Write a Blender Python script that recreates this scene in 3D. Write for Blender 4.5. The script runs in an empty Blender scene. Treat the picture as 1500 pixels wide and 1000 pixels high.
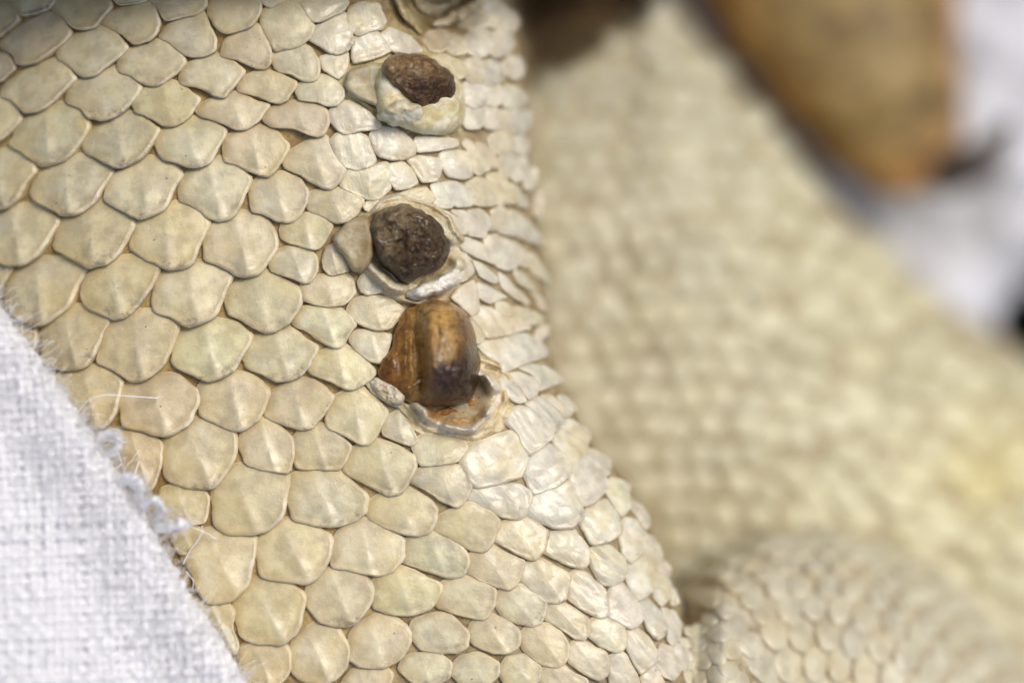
import bpy, math, random
import numpy as np
from mathutils import Vector, Matrix

# ------------------------------------------------------------------ camera, sky, sun, exposure
SC = bpy.context.scene
COL = SC.collection
SC.unit_settings.scale_length = 0.003          # one unit is about 3 mm: this is a macro photograph
D = 30.0                                       # camera height over the plane of focus
cd = bpy.data.cameras.new('camera'); cam = bpy.data.objects.new('camera', cd); COL.objects.link(cam)
cam.location = (0, 0, D)
cd.sensor_width = 36; cd.sensor_fit = 'HORIZONTAL'; cd.lens = 36 * D / 15.0
cd.clip_start = 0.1; cd.clip_end = 500
cd.dof.use_dof = True; cd.dof.focus_distance = D + 0.1
APERTURE = 2.0                                 # lens opening in scene units
cd.dof.aperture_fstop = cd.lens * 1e-3 / APERTURE
SC.camera = cam

SUN_ELEV, SUN_AZ = math.radians(57), math.radians(40)     # azimuth measured from +X towards +Y
world = bpy.data.worlds.new('World'); SC.world = world; world.use_nodes = True
wn = world.node_tree; bg = wn.nodes['Background']
sky = wn.nodes.new('ShaderNodeTexSky'); sky.sky_type = 'NISHITA'; sky.sun_disc = False
sky.sun_elevation = SUN_ELEV; sky.sun_rotation = math.pi / 2 - SUN_AZ
sky.air_density = 1.0; sky.dust_density = 4.0; sky.ozone_density = 1.0
wn.links.new(sky.outputs[0], bg.inputs[0]); bg.inputs[1].default_value = 0.112
sd = bpy.data.lights.new('sun', 'SUN'); sun = bpy.data.objects.new('sun', sd); COL.objects.link(sun)
sd.energy = 1.3; sd.angle = math.radians(18); sd.color = (1.0, 0.95, 0.86)
sdir = Vector((math.cos(SUN_ELEV) * math.cos(SUN_AZ), math.cos(SUN_ELEV) * math.sin(SUN_AZ), math.sin(SUN_ELEV)))
sun.rotation_euler = sdir.to_track_quat('Z', 'Y').to_euler(); sun.location = sdir * 60
SC.cycles.max_bounces = 16; SC.cycles.diffuse_bounces = 8
SC.view_settings.view_transform = 'Standard'; SC.view_settings.look = 'None'
SC.view_settings.exposure = 0.26; SC.view_settings.gamma = 1.0

rng = np.random.default_rng(7)
random.seed(7)

# ------------------------------------------------------------------ helpers
def un(px, py, z):
    """photo position + height -> point of the scene"""
    px, py, z = np.asarray(px, float), np.asarray(py, float), np.asarray(z, float)
    k = (D - z) / D / 100.0
    return np.stack([(px - 750) * k, (500 - py) * k, z], -1)

def smooth(a, b, x):
    t = np.clip((np.asarray(x, float) - a) / (b - a), 0, 1); return t * t * (3 - 2 * t)

def lerp(a, b, t): return a + (b - a) * t

def vnoise(x, y, seed=0):
    """cheap smooth value noise on arrays, -1..1"""
    x = np.asarray(x, float); y = np.asarray(y, float)
    xi, yi = np.floor(x), np.floor(y); fx, fy = x - xi, y - yi
    fx = fx * fx * (3 - 2 * fx); fy = fy * fy * (3 - 2 * fy)
    def h(a, b):
        v = np.sin(a * 127.1 + b * 311.7 + seed * 74.7) * 43758.5453
        return (v - np.floor(v)) * 2 - 1
    return lerp(lerp(h(xi, yi), h(xi + 1, yi), fx), lerp(h(xi, yi + 1), h(xi + 1, yi + 1), fx), fy)

def fbm(x, y, seed=0, o=4):
    r, a = 0, 0.5
    for i in range(o):
        r = r + a * vnoise(x, y, seed + i); x = np.asarray(x) * 2.03; y = np.asarray(y) * 2.03; a *= 0.55
    return r

def link(o, parent=None):
    COL.objects.link(o)
    if parent is not None:
        o.parent = parent
        w = Vector((0, 0, 0)); p = parent
        while p is not None: w = w + p.location; p = p.parent
        o.location = o.location - w
    return o

def mesh_obj(name, V, F, mat, parent=None, tone=None, look=None, st=None, flat=False):
    me = bpy.data.meshes.new(name)
    me.from_pydata([tuple(v) for v in np.asarray(V, float)], [], [tuple(int(i) for i in f) for f in F])
    n = len(me.vertices)
    if tone is not None:
        a = me.attributes.new('tone', 'FLOAT_COLOR', 'POINT')
        c = np.ones((n, 4)); c[:, :3] = tone; a.data.foreach_set('color', c.ravel())
    if look is not None:
        a = me.attributes.new('look', 'FLOAT_COLOR', 'POINT')
        c = np.ones((n, 4)); c[:, :3] = look; a.data.foreach_set('color', c.ravel())
    if st is not None:
        a = me.attributes.new('st', 'FLOAT_VECTOR', 'POINT')
        c = np.zeros((n, 3)); c[:, :2] = st; a.data.foreach_set('vector', c.ravel())
    if not flat: me.polygons.foreach_set('use_smooth', np.ones(len(me.polygons), bool))
    me.materials.append(mat); me.update()
    return link(bpy.data.objects.new(name, me), parent)

def empty(name, loc):
    o = bpy.data.objects.new(name, None); o.location = loc; o.empty_display_size = 0.3
    COL.objects.link(o); return o

def tag(o, label=None, cat=None, group=None, kind=None):
    for k, v in (('label', label), ('category', cat), ('group', group), ('kind', kind)):
        if v: o[k] = v
    return o

class Join:
    """collects patches that become ONE mesh"""
    def __init__(s): s.V, s.F, s.T, s.L, s.S, s.n = [], [], [], [], [], 0
    def add(s, V, F, tone=None, look=None, st=None):
        V = np.asarray(V, float)
        s.V.append(V); s.F += [tuple(int(i) + s.n for i in f) for f in F]
        m = len(V)
        s.T.append(np.broadcast_to(tone if tone is not None else (1, 1, 1), (m, 3)))
        s.L.append(np.broadcast_to(look if look is not None else (0, 0, 0), (m, 3)))
        s.S.append(st if st is not None else np.zeros((m, 2))); s.n += m
    def build(s, name, mat, parent=None):
        return mesh_obj(name, np.concatenate(s.V), s.F, mat, parent, np.concatenate(s.T), np.concatenate(s.L), np.concatenate(s.S))

# ------------------------------------------------------------------ materials
class NT:
    def __init__(s, name):
        s.m = bpy.data.materials.new(name); s.m.use_nodes = True; s.t = s.m.node_tree
        s.b = s.t.nodes['Principled BSDF']
    def n(s, typ, **kw):
        o = s.t.nodes.new(typ)
        for k, v in kw.items():
            if k in ('operation', 'blend_type', 'data_type', 'attribute_name', 'feature', 'distance', 'noise_dimensions', 'clamp'): setattr(o, k, v)
        return o
    def L(s, a, b): s.t.links.new(a, b)
    def val(s, sock, v):
        if hasattr(v, 'is_linked') or hasattr(v, 'links'): s.L(v, sock)
        else: sock.default_value = v
    def math(s, op, a, b=0.0, clamp=False):
        o = s.n('ShaderNodeMath', operation=op); o.use_clamp = clamp
        s.val(o.inputs[0], a); s.val(o.inputs[1], b); return o.outputs[0]
    def mix(s, f, a, b, mode='MIX'):
        o = s.n('ShaderNodeMix'); o.data_type = 'RGBA'; o.blend_type = mode; o.clamp_factor = True
        s.val(o.inputs[0], f)
        for i, v in ((6, a), (7, b)):
            if isinstance(v, tuple): v = v if len(v) == 4 else (*v, 1)
            s.val(o.inputs[i], v)
        return o.outputs[2]
    def mixf(s, f, a, b):
        o = s.n('ShaderNodeMix'); o.data_type = 'FLOAT'
        s.val(o.inputs[0], f); s.val(o.inputs[2], a); s.val(o.inputs[3], b); return o.outputs[0]
    def ramp(s, v, lo, hi):
        o = s.n('ShaderNodeMapRange'); o.interpolation_type = 'SMOOTHSTEP'
        s.val(o.inputs[0], v); o.inputs[1].default_value = lo; o.inputs[2].default_value = hi; return o.outputs[0]
    def noise(s, vec, scale, detail=4, rough=0.55, dist=0.0):
        o = s.n('ShaderNodeTexNoise'); s.L(vec, o.inputs['Vector'])
        o.inputs['Scale'].default_value = scale; o.inputs['Detail'].default_value = detail
        o.inputs['Roughness'].default_value = rough; o.inputs['Distortion'].default_value = dist
        return o.outputs['Fac']
    def vor(s, vec, scale, feature='F1'):
        o = s.n('ShaderNodeTexVoronoi', feature=feature); s.L(vec, o.inputs['Vector']); o.inputs['Scale'].default_value = scale
        return o.outputs['Distance']
    def attr(s, name):
        return s.n('ShaderNodeAttribute', attribute_name=name)
    def pos(s): return s.n('ShaderNodeNewGeometry').outputs['Position']
    def scalev(s, v, xyz):
        o = s.n('ShaderNodeVectorMath', operation='MULTIPLY'); s.L(v, o.inputs[0]); o.inputs[1].default_value = xyz; return o.outputs[0]
    def sep(s, v):
        o = s.n('ShaderNodeSeparateXYZ'); s.L(v, o.inputs[0]); return o.outputs
    def bump(s, h, strength, dist, prev=None):
        o = s.n('ShaderNodeBump'); s.val(o.inputs['Strength'], strength); o.inputs['Distance'].default_value = dist
        s.L(h, o.inputs['Height'])
        if prev is not None: s.L(prev, o.inputs['Normal'])
        return o.outputs[0]
    def set(s, **kw):
        for k, v in kw.items():
            sock = s.b.inputs[k.replace('_', ' ')]
            if isinstance(v, tuple) and len(v) == 3 and sock.type == 'RGBA': v = (*v, 1)
            s.val(sock, v)

def mat_scale():
    m = NT('scale_keratin'); P = m.pos()
    tone = m.attr('tone').outputs['Color']; lk = m.sep(m.attr('look').outputs['Vector'])
    wet, edge, soil = lk[0], lk[1], lk[2]
    st = m.attr('st').outputs['Vector']
    mott = m.noise(P, 3.2, 5, .6)
    c = m.mix(m.ramp(mott, .38, .64), tone, m.mix(1.0, tone, (.76, .74, .73), 'MULTIPLY'))
    c = m.mix(m.math('MULTIPLY', m.ramp(m.noise(P, 1.3, 4), .42, .68), .42), c, (.58, .45, .20))
    # paler, faintly pink horny rim
    c = m.mix(m.math('MULTIPLY', m.ramp(edge, .90, .96), m.math('MULTIPLY', m.noise(P, 3.0, 3), .5)), c, (.80, .72, .54))
    c = m.mix(m.math('MULTIPLY', m.ramp(edge, .975, 1.0), .5), c, (.46, .33, .14))
    # grey dirt in the lower corners, and pin-point specks
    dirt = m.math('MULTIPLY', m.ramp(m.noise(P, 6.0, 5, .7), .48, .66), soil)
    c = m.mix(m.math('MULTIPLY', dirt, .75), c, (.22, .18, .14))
    sc = m.math('MULTIPLY', m.ramp(m.noise(m.scalev(P, (2.2, 7, 3)), 2.4, 6, .75), .60, .72), .40)
    c = m.mix(sc, c, (.86, .82, .70))
    sp = m.math('SUBTRACT', 1.0, m.ramp(m.vor(P, 4.6), .03, .085))
    sp = m.math('MULTIPLY', sp, m.ramp(m.noise(P, 1.7, 2), .50, .58))
    c = m.mix(m.math('MULTIPLY', sp, .85), c, (.10, .085, .07))
    strv = m.scalev(st, (9, 1.3, 1)); stri = m.noise(strv, 1.0, 3, .6, .6)
    rough = m.math('ADD', m.mixf(wet, .27, .20), m.math('MULTIPLY', m.noise(P, 7, 5, .7), .26))
    b = m.bump(m.noise(P, 5, 6, .6), .36, .05)
    b = m.bump(m.noise(P, 30, 5, .7), .32, .014, b)
    b = m.bump(stri, m.mixf(wet, .10, .32), .04, b)
    m.set(Base_Color=c, Roughness=rough, Normal=b, Subsurface_Weight=.14, Subsurface_Scale=.06, Subsurface_Radius=(1, .72, .36), Coat_Weight=m.mixf(wet, .16, .28), Coat_Roughness=.13)
    m.set(Specular_IOR_Level=.5)
    return m.m

def mat_skin():
    m = NT('soft_skin'); P = m.pos()
    tone = m.attr('tone').outputs['Color']
    c = m.mix(m.ramp(m.noise(P, 3.5, 6, .7), .38, .62), tone, m.mix(1.0, tone, (.58, .50, .40), 'MULTIPLY'))
    b = m.bump(m.noise(P, 9, 6, .65), .5, .06)
    m.set(Base_Color=c, Roughness=.5, Normal=b, Subsurface_Weight=.25, Subsurface_Scale=.08, Subsurface_Radius=(1, .6, .3))
    return m.m

def mat_soft_scale():
    m = NT('belly_keratin'); P = m.pos()
    tone = m.attr('tone').outputs['Color']
    c = m.mix(m.ramp(m.noise(P, 1.2, 4, .6), .35, .7), tone, m.mix(1.0, tone, (.84, .82, .74), 'MULTIPLY'))
    b = m.bump(m.noise(P, 12, 5, .6), .3, .04)
    m.set(Base_Color=c, Roughness=.42, Normal=b, Subsurface_Weight=.2, Subsurface_Scale=.1, Subsurface_Radius=(1, .65, .35))
    return m.m

def mat_plug(name, gloss, crust):
    m = NT(name); P = m.pos()
    tone = m.attr('tone').outputs['Color']; lk = m.sep(m.attr('look').outputs['Vector'])
    n1 = m.noise(P, 6, 6, .65, .8)
    c = m.mix(m.ramp(n1, .34, .68), m.mix(1.0, tone, (.50, .42, .38), 'MULTIPLY'), m.mix(1.0, tone, (1.25, 1.2, 1.15), 'MULTIPLY'))
    v = m.vor(P, 13.0)
    c = m.mix(m.math('MULTIPLY', m.ramp(m.noise(P, 22, 3, .6), .60, .74), m.math('MULTIPLY', lk[0], .45)), c, (.42, .36, .28))
    b = m.bump(n1, .35, .06)
    b = m.bump(v, m.math('MULTIPLY', lk[0], crust), .08, b)
    b = m.bump(m.noise(P, 30, 5, .7), m.math('MULTIPLY', lk[0], crust), .03, b)
    m.set(Base_Color=c, Roughness=m.math('ADD', gloss, m.math('MULTIPLY', m.noise(P, 11, 4), .22)), Normal=b,
          Subsurface_Weight=.15, Subsurface_Scale=.16, Subsurface_Radius=(1, .5, .12), Coat_Weight=.25, Coat_Roughness=.05, Specular_IOR_Level=.22)
    return m.m

def mat_collar():
    m = NT('pore_membrane'); P = m.pos()
    tone = m.attr('tone').outputs['Color']
    n1 = m.noise(P, 5, 6, .65, 1.0)
    c = m.mix(m.ramp(n1, .36, .66), m.mix(1.0, tone, (.72, .62, .45), 'MULTIPLY'), tone)
    c = m.mix(m.math('MULTIPLY', m.ramp(m.noise(P, 14, 4, .7), .62, .75), .35), c, (.75, .72, .62))
    b = m.bump(n1, .16, .05)
    b = m.bump(m.noise(P, 22, 5, .6), .18, .015, b)
    m.set(Base_Color=c, Roughness=.46, Normal=b, Subsurface_Weight=.12, Subsurface_Scale=.12, Subsurface_Radius=(1, .8, .5), Coat_Weight=.06, Coat_Roughness=.12, Specular_IOR_Level=.35)
    return m.m

def mat_chalk():
    m = NT('dry_crust'); P = m.pos(); tone = m.attr('tone').outputs['Color']
    c = m.mix(m.ramp(m.noise(P, 9, 5, .7), .4, .65), m.mix(1.0, tone, (.80, .76, .68), 'MULTIPLY'), tone)
    b = m.bump(m.noise(P, 12, 6, .6), .3, .04)
    m.set(Specular_IOR_Level=.2, Base_Color=c, Roughness=.8, Normal=b, Subsurface_Weight=.1, Subsurface_Scale=.08, Subsurface_Radius=(1, .9, .7)); return m.m

def mat_cloth(name, col, sss=.4):
    m = NT(name); P = m.pos()
    c = m.mix(m.noise(P, 6, 5, .6), tuple(x * .96 for x in col), col)
    b = m.bump(m.noise(P, 60, 4, .7), .5, .015)
    m.set(Base_Color=c, Roughness=.9, Normal=b, Sheen_Weight=.25, Sheen_Roughness=.5, Subsurface_Weight=sss, Subsurface_Scale=.08, Subsurface_Radius=(1, 1, 1))
    return m.m

def mat_toe():
    m = NT('brown_hide'); P = m.pos()
    tone = m.attr('tone').outputs['Color']
    c = m.mix(m.ramp(m.noise(P, 1.3, 4, .7), .38, .60), m.mix(1.0, tone, (.52, .46, .36), 'MULTIPLY'), m.mix(1.0, tone, (1.25, 1.22, 1.15), 'MULTIPLY'))
    b = m.bump(m.vor(P, 4.0), .6, .1)
    m.set(Base_Color=c, Roughness=.55, Normal=b)
    return m.m

def mat_plain(name, col, rough=.6):
    m = NT(name); P = m.pos()
    c = m.mix(m.noise(P, 4, 4), tuple(x * .7 for x in col), col)
    m.set(Base_Color=c, Roughness=rough); return m.m

M_SCALE, M_SKIN, M_SOFT = mat_scale(), mat_skin(), mat_soft_scale()
M_CRUST = mat_plug('dark_crust', .30, 1.0); M_AMBER = mat_plug('amber_horn', .06, .7)
M_COLLAR = mat_collar(); M_CHALK = mat_chalk()
M_CLOTH = mat_cloth('white_cotton', (.86, .86, .875)); M_TUFT = mat_cloth('white_yarn', (.90, .90, .91), 0.0); M_CLOTH2 = mat_cloth('white_cotton_far', (.66, .67, .71))  # far cotton is greyer: its shade is put into the base colour
M_TOE = mat_toe(); M_CLAW = mat_plain('dark_claw', (.05, .032, .02), .35)
M_DARK = mat_plain('dark_ground', (.010, .009, .008), .8)

# ------------------------------------------------------------------ shape of the animal (heights over the focus plane)
EY = np.array([-400, -100, 0, 50, 100, 200, 300, 400, 500, 540, 600, 650, 700, 750, 800, 850, 885, 925, 960, 1000, 1100, 1300])
EX = np.array([735, 745, 752, 765, 772, 778, 788, 803, 804, 816, 845, 870, 918, 945, 967, 985, 996, 1001, 1008, 1016, 1040, 1090])
def edge_x(py): return np.interp(py, EY, EX)

def z_thigh(px, py, dmin=1.5):
    px, py = np.asarray(px, float), np.asarray(py, float)
    d = np.maximum((edge_x(py) - px) * 0.93, dmin); R = 330.0
    q = np.clip(1 - d / R, 0, 1)
    z = -lerp(lerp(2.5, 1.35, smooth(380, 620, py)), .95, smooth(850, 965, py)) * (1 - np.sqrt(np.maximum(1 - q * q, 0)))
    z = z - 0.9 * np.clip((330 - px) / 330, 0, 2) ** 2
    z = z + 0.10 * fbm(px / 170, py / 170, 3, 2)
    # recess beside the topmost pore
    z = z - 0.9 * np.exp(-(((px - 655) / 55) ** 2 + ((py - 25) / 38) ** 2))
    # unseen swell of the body above the picture, added to shade its upper edge
    z = z + 2.2 * smooth(-16, -190, py)
    return z

def z_belly(px, py):
    px, py = np.asarray(px, float), np.asarray(py, float)
    XL = np.array([-300, 955, 1000, 1040, 1120, 1200, 1350, 1500, 1800]); YL = np.array([-900, -25, 25, 75, 175, 275, 425, 520, 700])
    yb = np.interp(px, XL, YL)
    d = (py - yb) * .72
    q = np.clip(1 - d / 420.0, 0, 1)
    z = -6.3 - 3.4 * (1 - np.sqrt(np.maximum(1 - q * q, 0)))
    z = z - .3 * smooth(970, 915, px) * smooth(300, 100, py)          # the flatter, inner flank
    z = z + 0.18 * fbm(px / 150, py / 150, 11, 2)
    pit = (px - 785) * 100 / 160.0 + (py - 105)                        # dark hollow at the top
    z = z - 7.5 * smooth(30, -12, pit) * smooth(975, 930, px)
    z = z + 16.0 * smooth(-25, -75, py) * smooth(1010, 960, px)         # unseen trunk above the picture, raised to shade the hollow
    return np.where(d < 0, -30, z)

CXF = np.array([900, 985, 1050, 1130, 1220, 1320, 1400, 1460, 1500, 1600, 1800]); CYF = np.array([985, 872, 812, 776, 772, 800, 850, 908, 955, 1080, 1400])
def z_fold(px, py):
    px, py = np.asarray(px, float), np.asarray(py, float)
    d = (py - np.interp(px, CXF, CYF)) * .93
    q = np.clip(1 - d / 235.0, 0, 1)
    z = -5.4 + 4.5 * np.sqrt(np.maximum(1 - q * q, 0)) + 1.1 * smooth(1180, 1000, px) - np.clip((px - 1030) / 470, 0, 2) * 1.9
    z = z - np.clip((1060 - px) / 100, 0, 5) * 1.5
    return np.where((d < 0), -30, z)

def z_joint(px, py):
    """thigh and fold running into each other in front of the crease"""
    a, b = z_thigh(px, py) - np.maximum(np.asarray(px, float) - edge_x(py) - 4, 0) / 100 * 3.2, z_fold(px, py); b = np.where(b < -20, -20, b)
    return np.log(np.exp(5 * np.maximum(a + 6, -10)) + np.exp(5 * np.maximum(b + 6, -10))) / 5 - 6 - .05
SEAM = lambda px: lerp(0.095, 0.07, smooth(450, 750, px))
def normal_of(f, px, py, e=3.0):
    gx = (f(px + e, py) - f(px - e, py)) / (2 * e / 100); gy = -(f(px, py + e) - f(px, py - e)) / (2 * e / 100)
    n = np.stack([-gx, -gy, np.ones_like(gx)], -1); return n / np.linalg.norm(n, axis=-1, keepdims=True)

# ------------------------------------------------------------------ the lizard
lizard = empty('lizard', (-1.5, -0.5, -6.0))
tag(lizard, 'cream white lizard with scaly thigh and three brown waxy pores, lying between white cloths', 'lizard')

def build_body():
    xs = np.arange(-260, 1780, 6.0); ys = np.arange(-420, 1240, 6.0)
    X, Y = np.meshgrid(xs, ys)
    zt = np.where(X <= edge_x(Y), z_thigh(X, Y) - SEAM(X), -30)
    zb, zf = z_belly(X, Y), z_fold(X, Y)
    Z = np.maximum(np.maximum(zt, zb), np.maximum(zf - .05, -30))
    jm = (X > edge_x(Y) - 40) & (X < 1130) & (Y > 895)
    zt = np.where(jm, z_joint(X, Y) - SEAM(X), zt)
    which = np.argmax(np.stack([zt, zb, zf]), 0)
    keep = Z > -29
    Zs = np.where(keep, Z, -15.0)
    V = un(X, Y, Zs).reshape(-1, 3)
    thigh = np.stack([lerp(.50, .42, smooth(380, 700, X)), lerp(.36, .34, smooth(380, 700, X)), lerp(.14, .19, smooth(380, 700, X))], -1)
    b = smooth(850, 1350, X); bel = np.stack([lerp(.50, .58, b), lerp(.455, .535, b), lerp(.31, .35, b)], -1)
    yel = np.exp(-(((X - 1450) / 85) ** 2 + ((Y - 690) / 75) ** 2))[..., None] * .5
    bel = bel * (1 - yel) + np.array([.68, .56, .20]) * yel
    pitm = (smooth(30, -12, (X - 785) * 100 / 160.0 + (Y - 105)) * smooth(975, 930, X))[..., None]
    bel = bel * (1 - pitm) + np.array([.30, .21, .11]) * pitm  # shade of the hollow painted into the skin as brown
    fol = np.broadcast_to(np.array([.60, .54, .40]), X.shape + (3,))
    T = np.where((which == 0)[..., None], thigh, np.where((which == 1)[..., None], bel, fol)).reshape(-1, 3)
    nx = len(xs); F = []
    for j in range(len(ys) - 1):
        for i in range(nx - 1):
            if keep[j, i] or keep[j, i + 1] or keep[j + 1, i] or keep[j + 1, i + 1]:
                a = j * nx + i; F.append((a, a + nx, a + nx + 1, a + 1))
    used = np.zeros(len(V), bool); used[np.array(F).ravel()] = True
    idx = np.cumsum(used) - 1
    F = [tuple(idx[list(f)]) for f in F]
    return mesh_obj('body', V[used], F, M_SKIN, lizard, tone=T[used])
body = build_body()

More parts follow.
